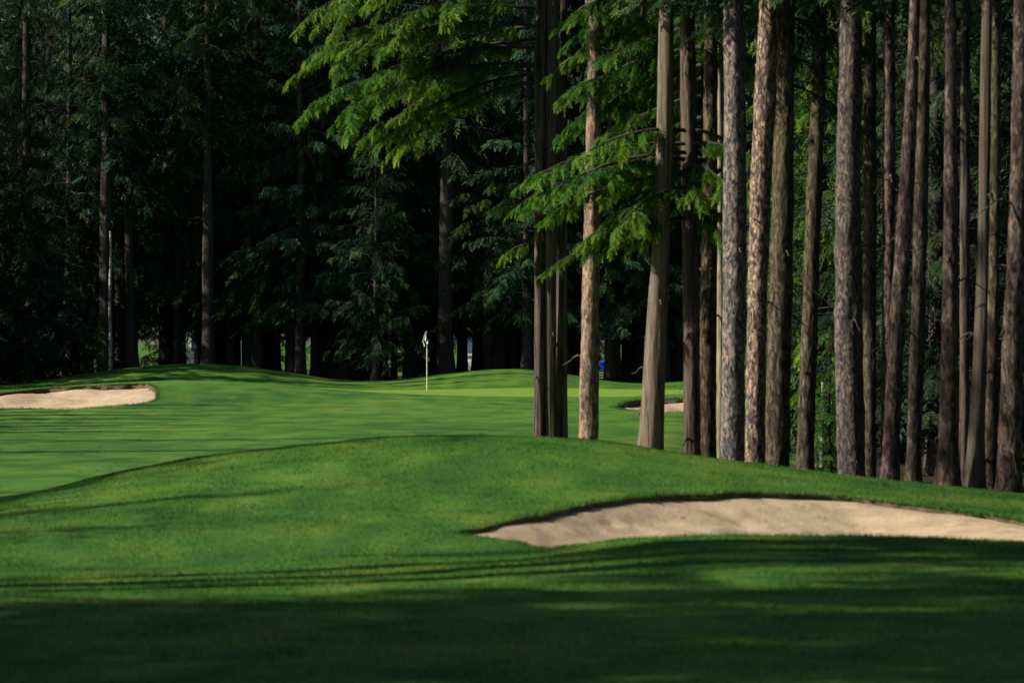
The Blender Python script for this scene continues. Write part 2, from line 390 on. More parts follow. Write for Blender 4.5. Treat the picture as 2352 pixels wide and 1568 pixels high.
for nm, P, lip, dep in BUNKERS:
    sp = .07 if nm == "near" else .14
    lo, hi = P.min(0) - .3, P.max(0) + .3
    xs = np.arange(lo[0], hi[0], sp); ys = np.arange(lo[1], hi[1], sp)
    gx, gy = np.meshgrid(xs, ys); x = gx.ravel(); y = gy.ravel(); d = poly_dist(P, x, y)[0]
    z = sand_z(P, lip, dep, x, y, d)
    q = np.random.default_rng(8)
    for _ in range(70 if nm == "near" else 25):            # footprints and pits
        px, py = q.uniform(lo[0], hi[0]), q.uniform(lo[1], hi[1]); rr_0 = q.uniform(.06, .16) * (1 if nm == "near" else 1.6)
        g_ = ((x - px) ** 2 + (y - py) ** 2) / rr_0 ** 2; z = z - q.uniform(.015, .05) * (np.exp(-g_) - .35 * np.exp(-(g_ - 2.2) ** 2)) * smooth(d / .3)
    idx = np.arange(x.size).reshape(gx.shape)
    f = np.stack([idx[:-1, :-1], idx[:-1, 1:], idx[1:, 1:], idx[1:, :-1]], -1).reshape(-1, 4)
    f = f[d[f].min(1) > -.22]
    used, inv = np.unique(f, return_inverse=True)
    me = mesh_np("sand", np.stack([x, y, z], 1)[used], inv.reshape(f.shape), None, True)
    o = obj("sand_bunker", me, M["sand"]); o["kind"] = "structure"
    # the cut earth under the turf
    seg = np.linalg.norm(np.roll(P, -1, 0) - P, axis=1); cum = np.concatenate([[0], np.cumsum(seg)])
    n = int(cum[-1] / (.05 if nm == "near" else .09)); t = np.linspace(0, cum[-1], n, endpoint=False)
    PP = np.vstack([P, P[:1]]); bx = np.interp(t, cum, PP[:, 0]); by = np.interp(t, cum, PP[:, 1])
    tx = np.roll(bx, -1) - np.roll(bx, 1); ty = np.roll(by, -1) - np.roll(by, 1); L = np.hypot(tx, ty); nx, ny = ty / L, -tx / L
    area = np.sum(P[:, 0] * np.roll(P[:, 1], -1) - np.roll(P[:, 0], -1) * P[:, 1])
    if area > 0: nx, ny = -nx, -ny                      # towards the sand
    rows = []; zt = z_ground(bx, by)
    r = np.random.default_rng(5)
    for j, (q, inn) in enumerate([(-.004, -.02), (-.12, .0), (-.5, .01), (-.9, .0), (-1.3 if nm != 'near' else -1.7, .06)]):
        k = (inn + .035 * (vnoise(t * 4, np.full(n, j * 3.3)) * (j > 0))) * (1 if nm == "near" else 2.2)
        rows.append(np.stack([bx + nx * k, by + ny * k, zt + q * lip * (1 + .5 * vnoise(bx * 1.1, by * 1.1)) * (1 + .25 * vnoise(t * 3 + 7, np.full(n, j * 1.7)))], 1))
    V = np.concatenate(rows); a = np.arange(n); b = (a + 1) % n
    F = np.concatenate([np.stack([a + j * n, b + j * n, b + (j + 1) * n, a + (j + 1) * n], 1) for j in range(4)])
    obj("soil_lip", mesh_np("soil_lip", V, F, None, True), M["soil"], o)

# ------------------------------------------------------------------ grass blades (near mound and bunker rims)
def blades(x, y, hgt, seed):
    r = np.random.default_rng(seed); n = len(x); z = z_ground(x, y) - .006
    a = r.uniform(0, 2 * np.pi, n); w = r.uniform(.0022, .0045, n) * (hgt / .035) ** .5; lean = r.uniform(.15, .75, n) * hgt; la = r.uniform(0, 2 * np.pi, n)
    cx, cy = np.cos(a) * w, np.sin(a) * w
    v0 = np.stack([x - cx, y - cy, z], 1); v1 = np.stack([x + cx, y + cy, z], 1)
    v2 = np.stack([x + np.cos(la) * lean, y + np.sin(la) * lean, z + hgt], 1)
    V = np.stack([v0, v1, v2], 1).reshape(-1, 3); t = r.random(n)
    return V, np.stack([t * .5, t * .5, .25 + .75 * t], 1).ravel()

def scatter_grass():
    r = np.random.default_rng(21); VV = []; TT = []
    for y0, y1, dens in ((17.5, 26, 1500), (26, 36, 1700), (36, 47, 1500)):
        n = int(dens * (y1 - y0) * (.1334 * (y0 + y1) + 1.2)); y = r.uniform(y0, y1, n); x = r.uniform(-1, 1, n) * (.1334 * y + .6)
        d = poly_dist(near_poly, x, y)[0]; ok = d < .012; x, y, d = x[ok], y[ok], d[ok]
        tuft = .5 + .5 * vnoise(x * 3.1, y * 3.1)
        h = r.uniform(.017, .032, len(x)) * (.6 + .8 * tuft)
        V, T = blades(x, y, h, 4); VV.append(V); TT.append(T)
    for P, n, s in ((near_poly, 9000, .75), (left_poly, 5000, 1.3), (right_poly, 5000, 1.3)):   # shaggy fringe round the sand
        seg = np.linalg.norm(np.roll(P, -1, 0) - P, axis=1); cum = np.concatenate([[0], np.cumsum(seg)]); t = r.uniform(0, cum[-1], n)
        PP = np.vstack([P, P[:1]]); x = np.interp(t, cum, PP[:, 0]) + r.normal(0, .05, n); y = np.interp(t, cum, PP[:, 1]) + r.normal(0, .05, n)
        d = poly_dist(P, x, y)[0]; ok = d < .03; far_ = y[ok] > np.median(P[:, 1]) + .3; V, T = blades(x[ok], y[ok], r.uniform(.03, .055, ok.sum()) * s * np.where(far_, 1.6, 1.0), 9); VV.append(V); TT.append(T)
    V = np.concatenate(VV); F = np.arange(len(V)).reshape(-1, 3)
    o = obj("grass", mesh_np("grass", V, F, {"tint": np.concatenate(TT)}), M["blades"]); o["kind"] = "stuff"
scatter_grass()

# ------------------------------------------------------------------ foliage
def diamonds(segs, width):
    """flat leaflets: segs (n,2,3) from root to tip -> quads"""
    a = segs[:, 0]; b = segs[:, 1]; d = b - a; L = np.linalg.norm(d, axis=1, keepdims=True)
    side = np.cross(d / L, np.array([0, 0, 1.0])); mid = a + d * .45; w = width * L
    return np.stack([a, mid + side * w, b, mid - side * w], 1)

def frond_template(r, pairs, sub=0, width=.16, spread=.26):
    """a narrow drooping spray, 1 long: shoots along a curved axis, longest near its foot"""
    segs = []; tint = []
    by = r.uniform(-.16, .16)
    ax = lambda t: np.array([t, by * t * t, -.30 * t * t])
    for i in range(pairs):
        t = .04 + .9 * i / pairs
        for s in (-1, 1):
            L = (.09 + spread * (1 - t) ** .7 * (.4 + .6 * min(1, t * 5))) * r.uniform(.6, 1.3); an = R(r.uniform(28, 58))
            p = ax(t); d = np.array([math.cos(an), s * math.sin(an), r.uniform(-.5, .15)])
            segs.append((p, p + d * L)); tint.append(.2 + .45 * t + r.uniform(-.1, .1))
            for j in range(sub):
                u = .3 + .65 * j / sub
                s2 = 1 if j % 2 else -1
                a2 = an * s + s2 * R(40); l2 = L * (.5 - .2 * u) * r.uniform(.7, 1.3)
                pp = p + d * L * u; segs.append((pp, pp + np.array([math.cos(a2), math.sin(a2), r.uniform(-.4, .1)]) * l2)); tint.append(.25 + .35 * t + .35 * u)
    segs.append((ax(.8), ax(1.05))); tint.append(.9)
    q = diamonds(np.array(segs), width); return q.reshape(-1, 3), np.repeat(np.clip(tint, 0, 1), 4)

_tr = np.random.default_rng(11)
T_FAR = [frond_template(_tr, 9, 0, .13, .3) for _ in range(4)]
T_NEAR = [frond_template(_tr, 12, 3, .12) for _ in range(4)]
T_MID = [frond_template(_tr, 10, 2, .13) for _ in range(3)]

class Foliage:
    def __init__(s): s.O = []; s.A = []; s.B = []; s.Cn = []; s.L = []; s.t = []; s.wood = []
    def branch(s, r, p0, az, el, L, droop, dens, fl, hang, start=.12, thick=.03, tint=0.0):
        n = max(3, int(L * dens)); u = np.sort(r.uniform(start, 1, n))
        out = np.array([math.cos(az), math.sin(az), 0]); lat = np.array([-math.sin(az), math.cos(az), 0])
        bend = r.uniform(-.18, .18)
        def at(u): u = np.asarray(u)[..., None]; return p0 + out * u * L + lat * bend * L * u * u + np.array([0, 0, 1]) * (math.tan(el) * u * L - droop * L * u ** 2)
        P = at(u); sg = np.where(np.arange(n) % 2 == 0, 1, -1)
        down = hang * r.uniform(.3, 1.3, n); fwd = r.uniform(.35, 1.0, n); sd = r.uniform(.3, 1.1, n) * sg * (1 - .5 * u)
        A = out * fwd[:, None] + lat * sd[:, None] - np.array([0, 0, 1]) * down[:, None]; A /= np.linalg.norm(A, axis=1, keepdims=True)
        up = np.array([0, 0, 1.0]) + r.normal(0, .45, (n, 3)) + out * .3
        B = np.cross(up, A); B /= np.linalg.norm(B, axis=1, keepdims=True); Cn = np.cross(A, B)
        s.O.append(P); s.A.append(A); s.B.append(B); s.Cn.append(Cn)
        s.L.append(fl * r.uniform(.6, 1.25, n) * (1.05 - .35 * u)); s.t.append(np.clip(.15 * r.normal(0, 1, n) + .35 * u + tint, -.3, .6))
        s.wood.append((at(np.linspace(0, .9, 6)), thick))
    def leaves(s, templates, r, name):
        O = np.concatenate(s.O); A = np.concatenate(s.A); B = np.concatenate(s.B); Cn = np.concatenate(s.Cn); L = np.concatenate(s.L); t = np.concatenate(s.t)
        which = r.integers(0, len(templates), len(O)); V = []; T = []
        for k, (tv, tt) in enumerate(templates):
            m = which == k; S = tv[None] * L[m][:, None, None]
            V.append((O[m][:, None] + S[..., 0:1] * A[m][:, None] + S[..., 1:2] * B[m][:, None] + S[..., 2:3] * Cn[m][:, None]).reshape(-1, 3))
            T.append((tt[None] * .75 + t[m][:, None]).ravel())
        V = np.concatenate(V); T = np.clip(np.concatenate(T), 0, 1)
        return mesh_np(name, V, np.arange(len(V)).reshape(-1, 4), {"tint": T})
    def limbs(s):
        V = []; F = []; b = 0
        for pts, th in s.wood:
            n = len(pts); rad = th * np.linspace(1, .25, n)
            for p, q in zip(pts, rad):
                for k in range(4): V.append(p + q * np.array([0, math.cos(k * math.pi / 2), math.sin(k * math.pi / 2)]) + q * .7 * np.array([math.cos(k * math.pi / 2 + .8), 0, 0]))
            for i in range(n - 1):
                for k in range(4): F.append((b + i * 4 + k, b + i * 4 + (k + 1) % 4, b + (i + 1) * 4 + (k + 1) % 4, b + (i + 1) * 4 + k))
            b += n * 4
        return np.array(V), np.array(F)

def crown_proto(seed, h0, h1, rmax, per_m, dens, fl, hang, droop, bare=0.0):
    r = np.random.default_rng(seed); F = Foliage(); nb = int((h1 - h0) * per_m)
    clump = r.uniform(0, 2 * np.pi, 40)
    for i in range(nb):
        t = (i + r.random()) / nb; t = t ** 1.12
        h = h0 + (h1 - h0) * t; L = rmax * (.12 + .88 * (1 - t) ** .8) * (.72 + .28 * min(1, t / .12)) * r.uniform(.55, 1.2)
        az = clump[int(t * 39)] + i * 2.4 + r.normal(0, .5)
        F.branch(r, np.array([0, 0, h]), az, R(r.uniform(-8, 28)) * (1 - .2 * t) + R(25) * t, L, droop * r.uniform(.6, 1.4), dens, fl * (1 - .4 * t), hang, .1 + bare, .035 * (1 - .6 * t), r.normal(0, .12))
    return F

def tube(path, rad, seg=10, bark=None, seed=0):
    """path (n,3), rad (n,) -> verts, faces; bark(theta, arc, r) scales the radius"""
    n = len(path); th = np.linspace(0, 2 * np.pi, seg, endpoint=False)
    rr = np.repeat(rad[:, None], seg, 1)
    if bark is not None: rr = rr * bark(np.repeat(th[None], n, 0), np.repeat(path[:, 2][:, None], seg, 1))
    V = np.stack([path[:, None, 0] + rr * np.cos(th), path[:, None, 1] + rr * np.sin(th), np.repeat(path[:, 2][:, None], seg, 1)], -1).reshape(-1, 3)
    i = np.arange(n - 1)[:, None]; k = np.arange(seg)[None]
    F = np.stack([i * seg + k, i * seg + (k + 1) % seg, (i + 1) * seg + (k + 1) % seg, (i + 1) * seg + k], -1).reshape(-1, 4)
    return V, F

def far_trunk_mesh(seed, h, r0, fol):
    r = np.random.default_rng(seed); zz = np.linspace(-.4, h, 36)
    path = np.stack([.06 * np.sin(zz * .3 + seed) * (zz / h), .06 * np.cos(zz * .23 + seed) * (zz / h), zz], 1)
    rad = r0 * (1 - .88 * np.clip(zz / h, 0, 1)) * (1 + .5 * np.exp(-np.clip(zz, 0, 9) / .35))
    V, F = tube(path, rad, 12, lambda th, z: 1 + .06 * np.sin(th * 5 + seed) + .05 * vnoise(th * 12 / (2 * np.pi), z * .7, 12))
    Vl, Fl = fol.limbs()
    return mesh_np("trunk", np.concatenate([V, Vl]), np.concatenate([F, Fl + len(V)]), None, True)

PROTO = {}
def make_protos():
    spec = {  # h0, h1, rmax, branches per m, fronds per m, frond length, hang, droop, trunk radius, leaf material
        "cedar": [(3.0, 25, 3.4, 6.5, 10, .8, 1.0, .38, .30, "leaf")] * 3,
        "hemlock": [(2.4, 23, 3.3, 6.5, 10, .75, .65, .32, .26, "leaf_hemlock")] * 2,
        "high": [(9.0, 26, 3.2, 6.5, 7.5, .95, .7, .3, .30, "leaf"), (6.5, 24, 3.2, 6.5, 7.5, .9, .6, .3, .28, "leaf_hemlock")],
        "full": [(.7, 23, 3.7, 7, 9, .85, .9, .36, .28, "leaf_shaded"), (.6, 20, 3.5, 7, 9, .8, .65, .33, .26, "leaf_shaded")],
        "skirt": [(1.0, 10.5, 2.9, 12, 12, .62, .8, .32, .16, "leaf"), (.5, 8.5, 2.5, 12, 12, .6, .8, .3, .14, "leaf_bright")],
        "low": [(1.6, 21, 3.0, 7, 13, .65, 1.2, .42, .24, "leaf_bright")],
    }
    s = 100
    for k, lst in spec.items():
        PROTO[k] = []
        for (h0, h1, rm, pm, de, fl, ha, dr, tr, lm) in lst:
            s += 1; F = crown_proto(s, h0, h1, rm, pm, de, fl, ha, dr)
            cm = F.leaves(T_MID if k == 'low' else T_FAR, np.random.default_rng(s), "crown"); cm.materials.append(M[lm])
            tm = far_trunk_mesh(s, h1 - .5, tr, F); tm.materials.append(M["far_bark"])
            PROTO[k].append((cm, tm, h1))
make_protos()

def far_tree(kind, var, x, y, label, group=None, s=1.0, name="conifer_tree", rz=None, tr=1.0, lean=(0, 0), cat="tree"):
    cm, tm, h = PROTO[kind][var % len(PROTO[kind])]
    t = thing(name, label, cat, (x, y, gz(x, y)), float(rng.uniform(0, 6.28)) if rz is None else rz, group)
    t.rotation_euler = (lean[1], lean[0], t.rotation_euler.z); t.scale = (s, s, s)
    a = obj("trunk", tm, None, t); a.scale = (tr, tr, 1); obj("crown", cm, None, t)
    return t

# ------------------------------------------------------------------ the tall trunks on the right
BARK = {}
def bark_fn(style, seed):
    if style == "plate":
        return lambda th, z: 1 + .075 * vnoise(th * 9 / (2*np.pi), z * 2.3 + seed, 9) + .06 * np.abs(vnoise(th * 16 / (2*np.pi) + seed, z * 5.5, 16)) + .03 * vnoise(th * 30 / (2*np.pi), z * 11, 30)
    if style == "fibre":
        return lambda th, z: 1 + .07 * vnoise(th * 7 / (2*np.pi) + .25 * np.sin(z), z * .5 + seed, 7) + .05 * vnoise(th * 18 / (2*np.pi), z * .9 + seed, 18)
    return lambda th, z: 1 + .17 * vnoise(th * 6 / (2*np.pi), z * .22 + seed, 6) + .06 * vnoise(th * 17 / (2*np.pi), z * .8 + seed, 17)

def near_trunk(root, edges, d, mat, style, seed, top=23.0, flare=.35):
    """edges: (Y, X left, X right) read off the photo at some heights; the trunk tapers on beyond them"""
    e = sorted(edges, key=lambda q: -q[0])
    zc = np.array([H + (784 - q[0]) * K * d for q in e]); xc = np.array([((q[1] + q[2]) / 2 - 1176) * K * d for q in e]); rr = np.array([(q[2] - q[1]) / 2 * K * d for q in e])
    r0 = root.location; zb = r0.z - .35
    zz = np.concatenate([np.arange(zb, 9.2, .055), np.linspace(9.3, top, 26)])
    if top < 9: zz = np.arange(zb, top, .055)
    cf = np.polyfit(zc, xc, 1); rf = np.polyfit(zc, rr, 1); rf[0] = min(rf[0], -rr.mean() / 45)
    xf = np.interp(zz, zc, xc); lo = zz < zc[0]; hi = zz > zc[-1]
    s0 = (xc[1] - xc[0]) / (zc[1] - zc[0]); xf[lo] = xc[0] + (zz[lo] - zc[0]) * s0; xf[hi] = xc[-1] + (zz[hi] - zc[-1]) * cf[0] * .7
    ker = np.hanning(25); ker /= ker.sum(); xs = np.convolve(np.pad(xf, 12, mode='edge'), ker, 'valid'); m = (zz > zb + .8) & (zz < 8); xf[m] = xs[m]
    rad = np.interp(zz, zc, rr); rad[hi] = rr[-1] * np.clip(1 - (zz[hi] - zc[-1]) / (top - zc[-1] + 1.5), .04, 1)
    rad = rad * (1 + flare * np.exp(-np.clip(zz - r0.z, 0, 9) / .3))
    path = np.stack([xf - r0.x, np.zeros_like(zz), zz - r0.z], 1)
    V, F = tube(path, rad, 44, bark_fn(style, seed * 3.7))
    q = np.random.default_rng(seed + 500)
    for _ in range(int(q.integers(4, 10)) if top > 9 else 2):      # broken stubs and dead twigs
        i = int(np.clip(q.normal(.42, .3), .05, .95) * min(len(zz) - 1, 150)); az = q.uniform(0, 6.28); L = q.choice([.06, .1, .25, .5]) * q.uniform(.7, 1.4); r_ = .008 + .012 * q.random()
        n = 6; u = np.linspace(0, 1, n); c0 = path[i]; rad_ = rad[i] * .92
        P = np.stack([c0[0] + np.cos(az) * (rad_ + L * u), c0[1] + np.sin(az) * (rad_ + L * u), c0[2] + L * (.35 * u - .75 * u * u) + .03 * np.sin(u * 7)], 1)
        k = np.arange(5) * 2 * np.pi / 5; tw = r_ * (1.2 - .9 * u)
        W = np.stack([P[:, None, 0] - np.sin(az) * tw[:, None] * np.cos(k), P[:, None, 1] + np.cos(az) * tw[:, None] * np.cos(k), P[:, None, 2] + tw[:, None] * np.sin(k)], -1).reshape(-1, 3)
        a = np.arange(n - 1)[:, None] * 5; b = np.arange(5)[None]
        Fw = np.stack([a + b, a + (b + 1) % 5, a + 5 + (b + 1) % 5, a + 5 + b], -1).reshape(-1, 4)
        F = np.concatenate([F, Fw + len(V)]); V = np.concatenate([V, W])
    return obj("trunk", mesh_np("trunk", V, F, None, True), M[mat], root), (xf - r0.x)[-12 if top > 9 else -1]

NEAR_CROWN = []
for sd_, h0_ in ((301, 7.4), (302, 8.4), (303, 12.5)):
    F_ = crown_proto(sd_, h0_, 24, 3.2, 6.5, 10, .6, .8, .28)
    cm_ = F_.leaves(T_MID, np.random.default_rng(sd_), "crown"); cm_.materials.append(M["leaf"])
    NEAR_CROWN.append((cm_, F_.limbs()))

def tall_tree(name, d, stems, label, crown=None, cat="tree", group="tall trunks along the fairway edge", top=23.0):
    """stems: list of (edges, bark, style)"""
    ex = stems[0][0][0]; x0 = ((ex[1] + ex[2]) / 2 - 1176) * K * d
    t = thing(name, label, cat, (x0, d, gz(x0, d)), 0, group); off = 0
    for i, (edges, bark, style) in enumerate(stems):
        o, off_i = near_trunk(t, edges, d + (0, .05, .3, .3)[i], bark, style, len(bpy.data.objects) % 97 + i, top)
        if i: o.location.y = (0, .05, .3, .3)[i]
        else: off = off_i
    if crown is not None:
        cm, (lv, lf) = NEAR_CROWN[crown]
        c = obj("crown", cm, None, t); c.location.x = off; c.rotation_euler.z = float(rng.uniform(0, 6.28))
    return t

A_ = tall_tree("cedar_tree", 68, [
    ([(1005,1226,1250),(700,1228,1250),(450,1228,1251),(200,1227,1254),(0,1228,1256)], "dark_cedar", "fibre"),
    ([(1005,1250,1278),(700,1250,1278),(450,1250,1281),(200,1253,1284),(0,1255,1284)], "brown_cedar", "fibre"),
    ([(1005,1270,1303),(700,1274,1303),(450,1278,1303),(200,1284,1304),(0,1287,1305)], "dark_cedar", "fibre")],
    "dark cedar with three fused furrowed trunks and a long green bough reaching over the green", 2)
B_ = tall_tree("pine_tree", 63, [([(1015,1330,1373),(700,1337,1376),(480,1343,1378),(200,1349,1380),(0,1352,1381)], "orange", "plate")],
    "slim pine with sunlit scaly orange tan bark standing alone just past the triple cedar", 1)
C_ = tall_tree("cedar_tree", 60, [([(1030,1465,1520),(800,1480,1528),(600,1494,1536),(350,1507,1546),(50,1513,1549)], "cedar", "fibre")],
    "leaning cedar trunk with smooth grey stringy bark in front of the small far bunker", 0)
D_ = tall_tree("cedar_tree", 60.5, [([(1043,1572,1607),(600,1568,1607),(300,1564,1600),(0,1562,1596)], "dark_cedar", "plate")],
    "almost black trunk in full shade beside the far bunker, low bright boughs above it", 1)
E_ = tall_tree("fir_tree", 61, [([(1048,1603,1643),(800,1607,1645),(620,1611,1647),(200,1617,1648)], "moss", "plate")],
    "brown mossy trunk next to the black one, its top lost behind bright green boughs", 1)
E2 = tall_tree("fir_tree", 66, [([(1055,1645,1662),(550,1648,1663),(200,1648,1661)], "olive", "fibre")],
    "thin pale yellowish trunk half hidden behind the thick grey pine", None)
F_ = tall_tree("pine_tree", 56, [([(1058,1656,1709),(700,1661,1712),(500,1662,1713),(250,1664,1712),(0,1662,1708)], "pine_grey", "plate")],
    "thick grey pine trunk with pinkish plates and rusty red patches, brightest of the row", 0)
G_ = tall_tree("pine_tree", 58, [([(1067,1712,1756),(700,1716,1760),(500,1721,1768),(250,1732,1780),(0,1745,1791)], "pine", "plate")],
    "pine trunk bending right with cream and black blotched plates, beside the thick grey pine", 1)
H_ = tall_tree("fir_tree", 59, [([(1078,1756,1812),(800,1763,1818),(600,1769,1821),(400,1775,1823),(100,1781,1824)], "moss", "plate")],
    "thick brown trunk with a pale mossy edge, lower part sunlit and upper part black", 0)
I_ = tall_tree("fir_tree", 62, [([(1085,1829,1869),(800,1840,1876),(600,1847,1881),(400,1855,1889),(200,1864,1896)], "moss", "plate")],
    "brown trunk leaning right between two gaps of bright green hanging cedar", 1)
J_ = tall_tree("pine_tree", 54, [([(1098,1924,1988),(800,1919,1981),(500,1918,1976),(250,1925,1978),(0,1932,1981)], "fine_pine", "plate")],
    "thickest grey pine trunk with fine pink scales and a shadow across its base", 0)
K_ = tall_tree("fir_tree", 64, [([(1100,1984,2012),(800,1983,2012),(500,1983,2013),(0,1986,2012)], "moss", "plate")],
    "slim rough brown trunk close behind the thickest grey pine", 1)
L_ = tall_tree("pine_tree", 54, [([(1105,2024,2052),(700,2026,2054),(400,2028,2056),(0,2032,2056)], "shaded_pine", "plate")],
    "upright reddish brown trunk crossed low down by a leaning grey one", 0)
M_ = tall_tree("pine_tree", 49.5, [([(1110,2026,2062),(900,2034,2068),(700,2046,2082),(470,2064,2098),(250,2078,2107),(0,2091,2114)], "shaded_pine", "plate")],
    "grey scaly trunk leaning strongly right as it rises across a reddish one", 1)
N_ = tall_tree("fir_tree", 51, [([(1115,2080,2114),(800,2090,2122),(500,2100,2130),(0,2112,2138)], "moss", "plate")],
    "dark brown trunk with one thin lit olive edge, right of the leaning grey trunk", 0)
O_ = tall_tree("pine_tree", 48.5, [([(1125,2152,2200),(800,2162,2200),(500,2168,2201),(0,2172,2196)], "shaded_pine", "plate")],
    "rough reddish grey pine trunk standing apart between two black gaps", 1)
P_ = tall_tree("fir_tree", 55, [([(1125,2203,2226),(500,2206,2228),(0,2208,2228)], "dark_cedar", "plate")],  # dark bark colour stands in for shade on this trunk
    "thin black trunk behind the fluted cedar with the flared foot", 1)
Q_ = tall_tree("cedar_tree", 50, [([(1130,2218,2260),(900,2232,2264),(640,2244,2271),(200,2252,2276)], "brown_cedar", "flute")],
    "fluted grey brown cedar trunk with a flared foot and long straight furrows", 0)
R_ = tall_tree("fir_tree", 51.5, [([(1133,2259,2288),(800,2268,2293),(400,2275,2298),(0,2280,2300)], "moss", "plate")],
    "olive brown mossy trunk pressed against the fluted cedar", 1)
S_ = tall_tree("pine_tree", 47.5, [([(1140,2290,2342),(800,2302,2350),(500,2318,2362),(0,2330,2368)], "shaded_pine", "plate")],
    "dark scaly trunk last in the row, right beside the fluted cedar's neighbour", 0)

# ------------------------------------------------------------------ low boughs of the nearer trees
def boughs(root, items, seed, mat, dens=42, fl=.28, hang=1.2, tint=.1):
    """items: (X, Y, d) where the limb leaves the trunk, azimuth deg, elevation deg, length, droop"""
    r = np.random.default_rng(seed); b = np.array(root.location)
    for (X, Y, d, az, el, L, dr) in items:
        F = Foliage()
        p = np.array([(X - 1176) * K * d, d, H + (784 - Y) * K * d]) - b
        F.branch(r, p, R(az), R(el), L, dr, dens, fl, hang, .1, .034, tint)
        for k in range(int(L * 2.4)):                  # side limbs
            u = r.uniform(.25, .95); sgn = 1 if k % 2 else -1
            q = p + np.array([math.cos(R(az)), math.sin(R(az)), 0]) * u * L + np.array([0, 0, 1]) * (math.tan(R(el)) * u * L - dr * L * u * u)
            F.branch(r, q, R(az) + sgn * R(r.uniform(25, 70)), R(el - 8), L * r.uniform(.22, .42), dr * 1.3, dens, fl * .9, hang, .05, .011, tint)
        V, Fc = F.limbs(); lo = obj("limb", mesh_np("limb", V, Fc, None, True), M["twig"], root)
        c = F.leaves(T_NEAR, r, "foliage"); c.materials.append(M[mat]); obj("foliage", c, None, lo)

boughs(A_, [(1228,110,67.7,186,6,3.6,.36),(1228,20,67.8,184,10,3.7,.40),(1228,-60,67.7,196,8,3.8,.36),(1228,150,67.8,196,6,3.5,.36),(1228,60,67.7,200,8,3.8,.36),
            (1228,-120,67.7,175,5,3.6,.38),(1228,-20,67.6,205,2,3.7,.36),(1226,190,67.8,196,-4,2.2,.4),(1226,470,67.8,195,10,.8,.3),(1226,560,67.9,200,0,.6,.4),(1228,150,68.2,172,0,3.0,.4),
            (1228,-140,67.7,195,0,3.5,.38),(1228,100,68.3,168,5,3.4,.34),(1228,170,68.0,184,-2,2.6,.42),(1228,90,67.8,180,-4,3.2,.38),(1228,60,68.4,160,0,2.6,.4)], 51, "leaf_bright")
boughs(D_, [(1572,330,60.3,188,4,2.3,.3),(1572,365,60.2,205,2,2.3,.3),(1575,300,60.2,215,6,2.0,.34),(1572,400,60.3,176,0,2.1,.3),(1575,430,60.1,225,-4,1.9,.34),
            (1590,330,60.2,325,6,1.3,.4),(1590,380,60.2,300,-2,1.3,.5),(1600,300,60.3,345,-4,1.0,.5),(1578,450,60.3,200,-8,1.7,.3),(1575,350,60.2,196,0,2.5,.32),(1590,420,60.1,270,-5,1.0,.4),
            (1574,470,60.2,190,-12,1.9,.24),(1574,500,60.2,184,-8,1.4,.3),(1590,460,60.2,320,-12,1.0,.4),(1655,350,60.6,200,-22,1.7,.15),(1655,390,60.6,215,-28,1.5,.15),(1600,480,60.2,300,-18,.9,.4)], 52, "leaf_bright")
boughs(E_, [(1612,60,61.7,140,0,2.6,.3),(1612,-40,61.7,155,5,2.6,.34),(1612,150,61.8,130,-2,2.8,.3),(1612,-90,61.7,120,0,3.0,.34),(1620,90,61.7,60,0,2.4,.34),(1612,220,61.8,140,-4,2.4,.28),
            (1612,0,61.7,130,0,2.8,.3),(1620,-80,61.7,80,0,2.8,.34),(1612,270,61.8,130,-4,2.4,.28),(1612,110,61.8,150,0,2.5,.3),(1612,180,61.8,115,-4,3.4,.3),(1612,30,61.8,112,-2,3.6,.3)], 53, "leaf_bright", 26, .36, 1.1, -.1)
boughs(H_, [(1800,40,58.9,30,0,1.7,.4),(1800,120,59.1,50,-5,1.6,.4),(1800,190,59.1,20,-10,1.4,.4)], 54, "leaf", 18, .36, 1.1, 0)
boughs(S_, [(2325,10,55.8,200,-5,1.3,.3),(2325,60,55.8,190,-5,.9,.4)], 55, "leaf_bright", 18, .36, 1.1, 0)

# ------------------------------------------------------------------ cedars and firs of the right-hand wood
def at(X, d): return (X - 1176) * K * d, d
def wood(X, d, kind, var, label, group=None, **kw):
    x, y = at(X, d); return far_tree(kind, var, x, y, label, group, **kw)
wood(1885, 88, "low", 0, "bright green cedar hanging to the ground in the gap left of the thickest pine", name="cedar_tree", s=.85, rz=1.1)
wood(1800, 95, "skirt", 1, "bushy young cedar glowing green between the mossy edged trunk and the leaning brown one", name="cedar_tree", s=1.0)
wood(2010, 92, "low", 0, "shaded cedar with a few lit sprays behind the slim rough trunk", name="cedar_tree", rz=4.0)
wood(2140, 90, "full", 0, "dark cedar filling the black gap beside the lone reddish pine", name="cedar_tree", rz=.7)
wood(2230, 97, "hemlock", 1, "dark hemlock whose drooping sprays hang above the fluted cedar's foot", name="hemlock_tree")
wood(1905, 74, "skirt", 1, "small leafy cedar at the foot of the bright gap beside the thickest pine", name="cedar_tree", s=.34, rz=.3)
t = tall_tree("birch_tree", 80, [([(1092,1882,1893),(1040,1884,1892),(900,1886,1893)], "birch", "fibre")], "short thin whitish trunk low in the bright green gap by the thickest pine", None, group=None, top=.9)
DEEP = "conifer lost in the black depth of the wood behind the row of tall trunks"
rr_ = np.random.default_rng(77)
for i in range(46):
    d = rr_.uniform(78, 150); X = rr_.uniform(1680, 2700) if d < 100 else rr_.uniform(1600, 2700)
    x, y = at(X, d)
    if x < 4.6 + (d - 78) * .1: continue
    far_tree(("cedar", "hemlock", "high", "full", "high")[i % 5], i, x, y, DEEP, "conifers deep in the right-hand wood", s=float(rr_.uniform(.85, 1.15)), tr=float(rr_.uniform(.7, 1.1)))

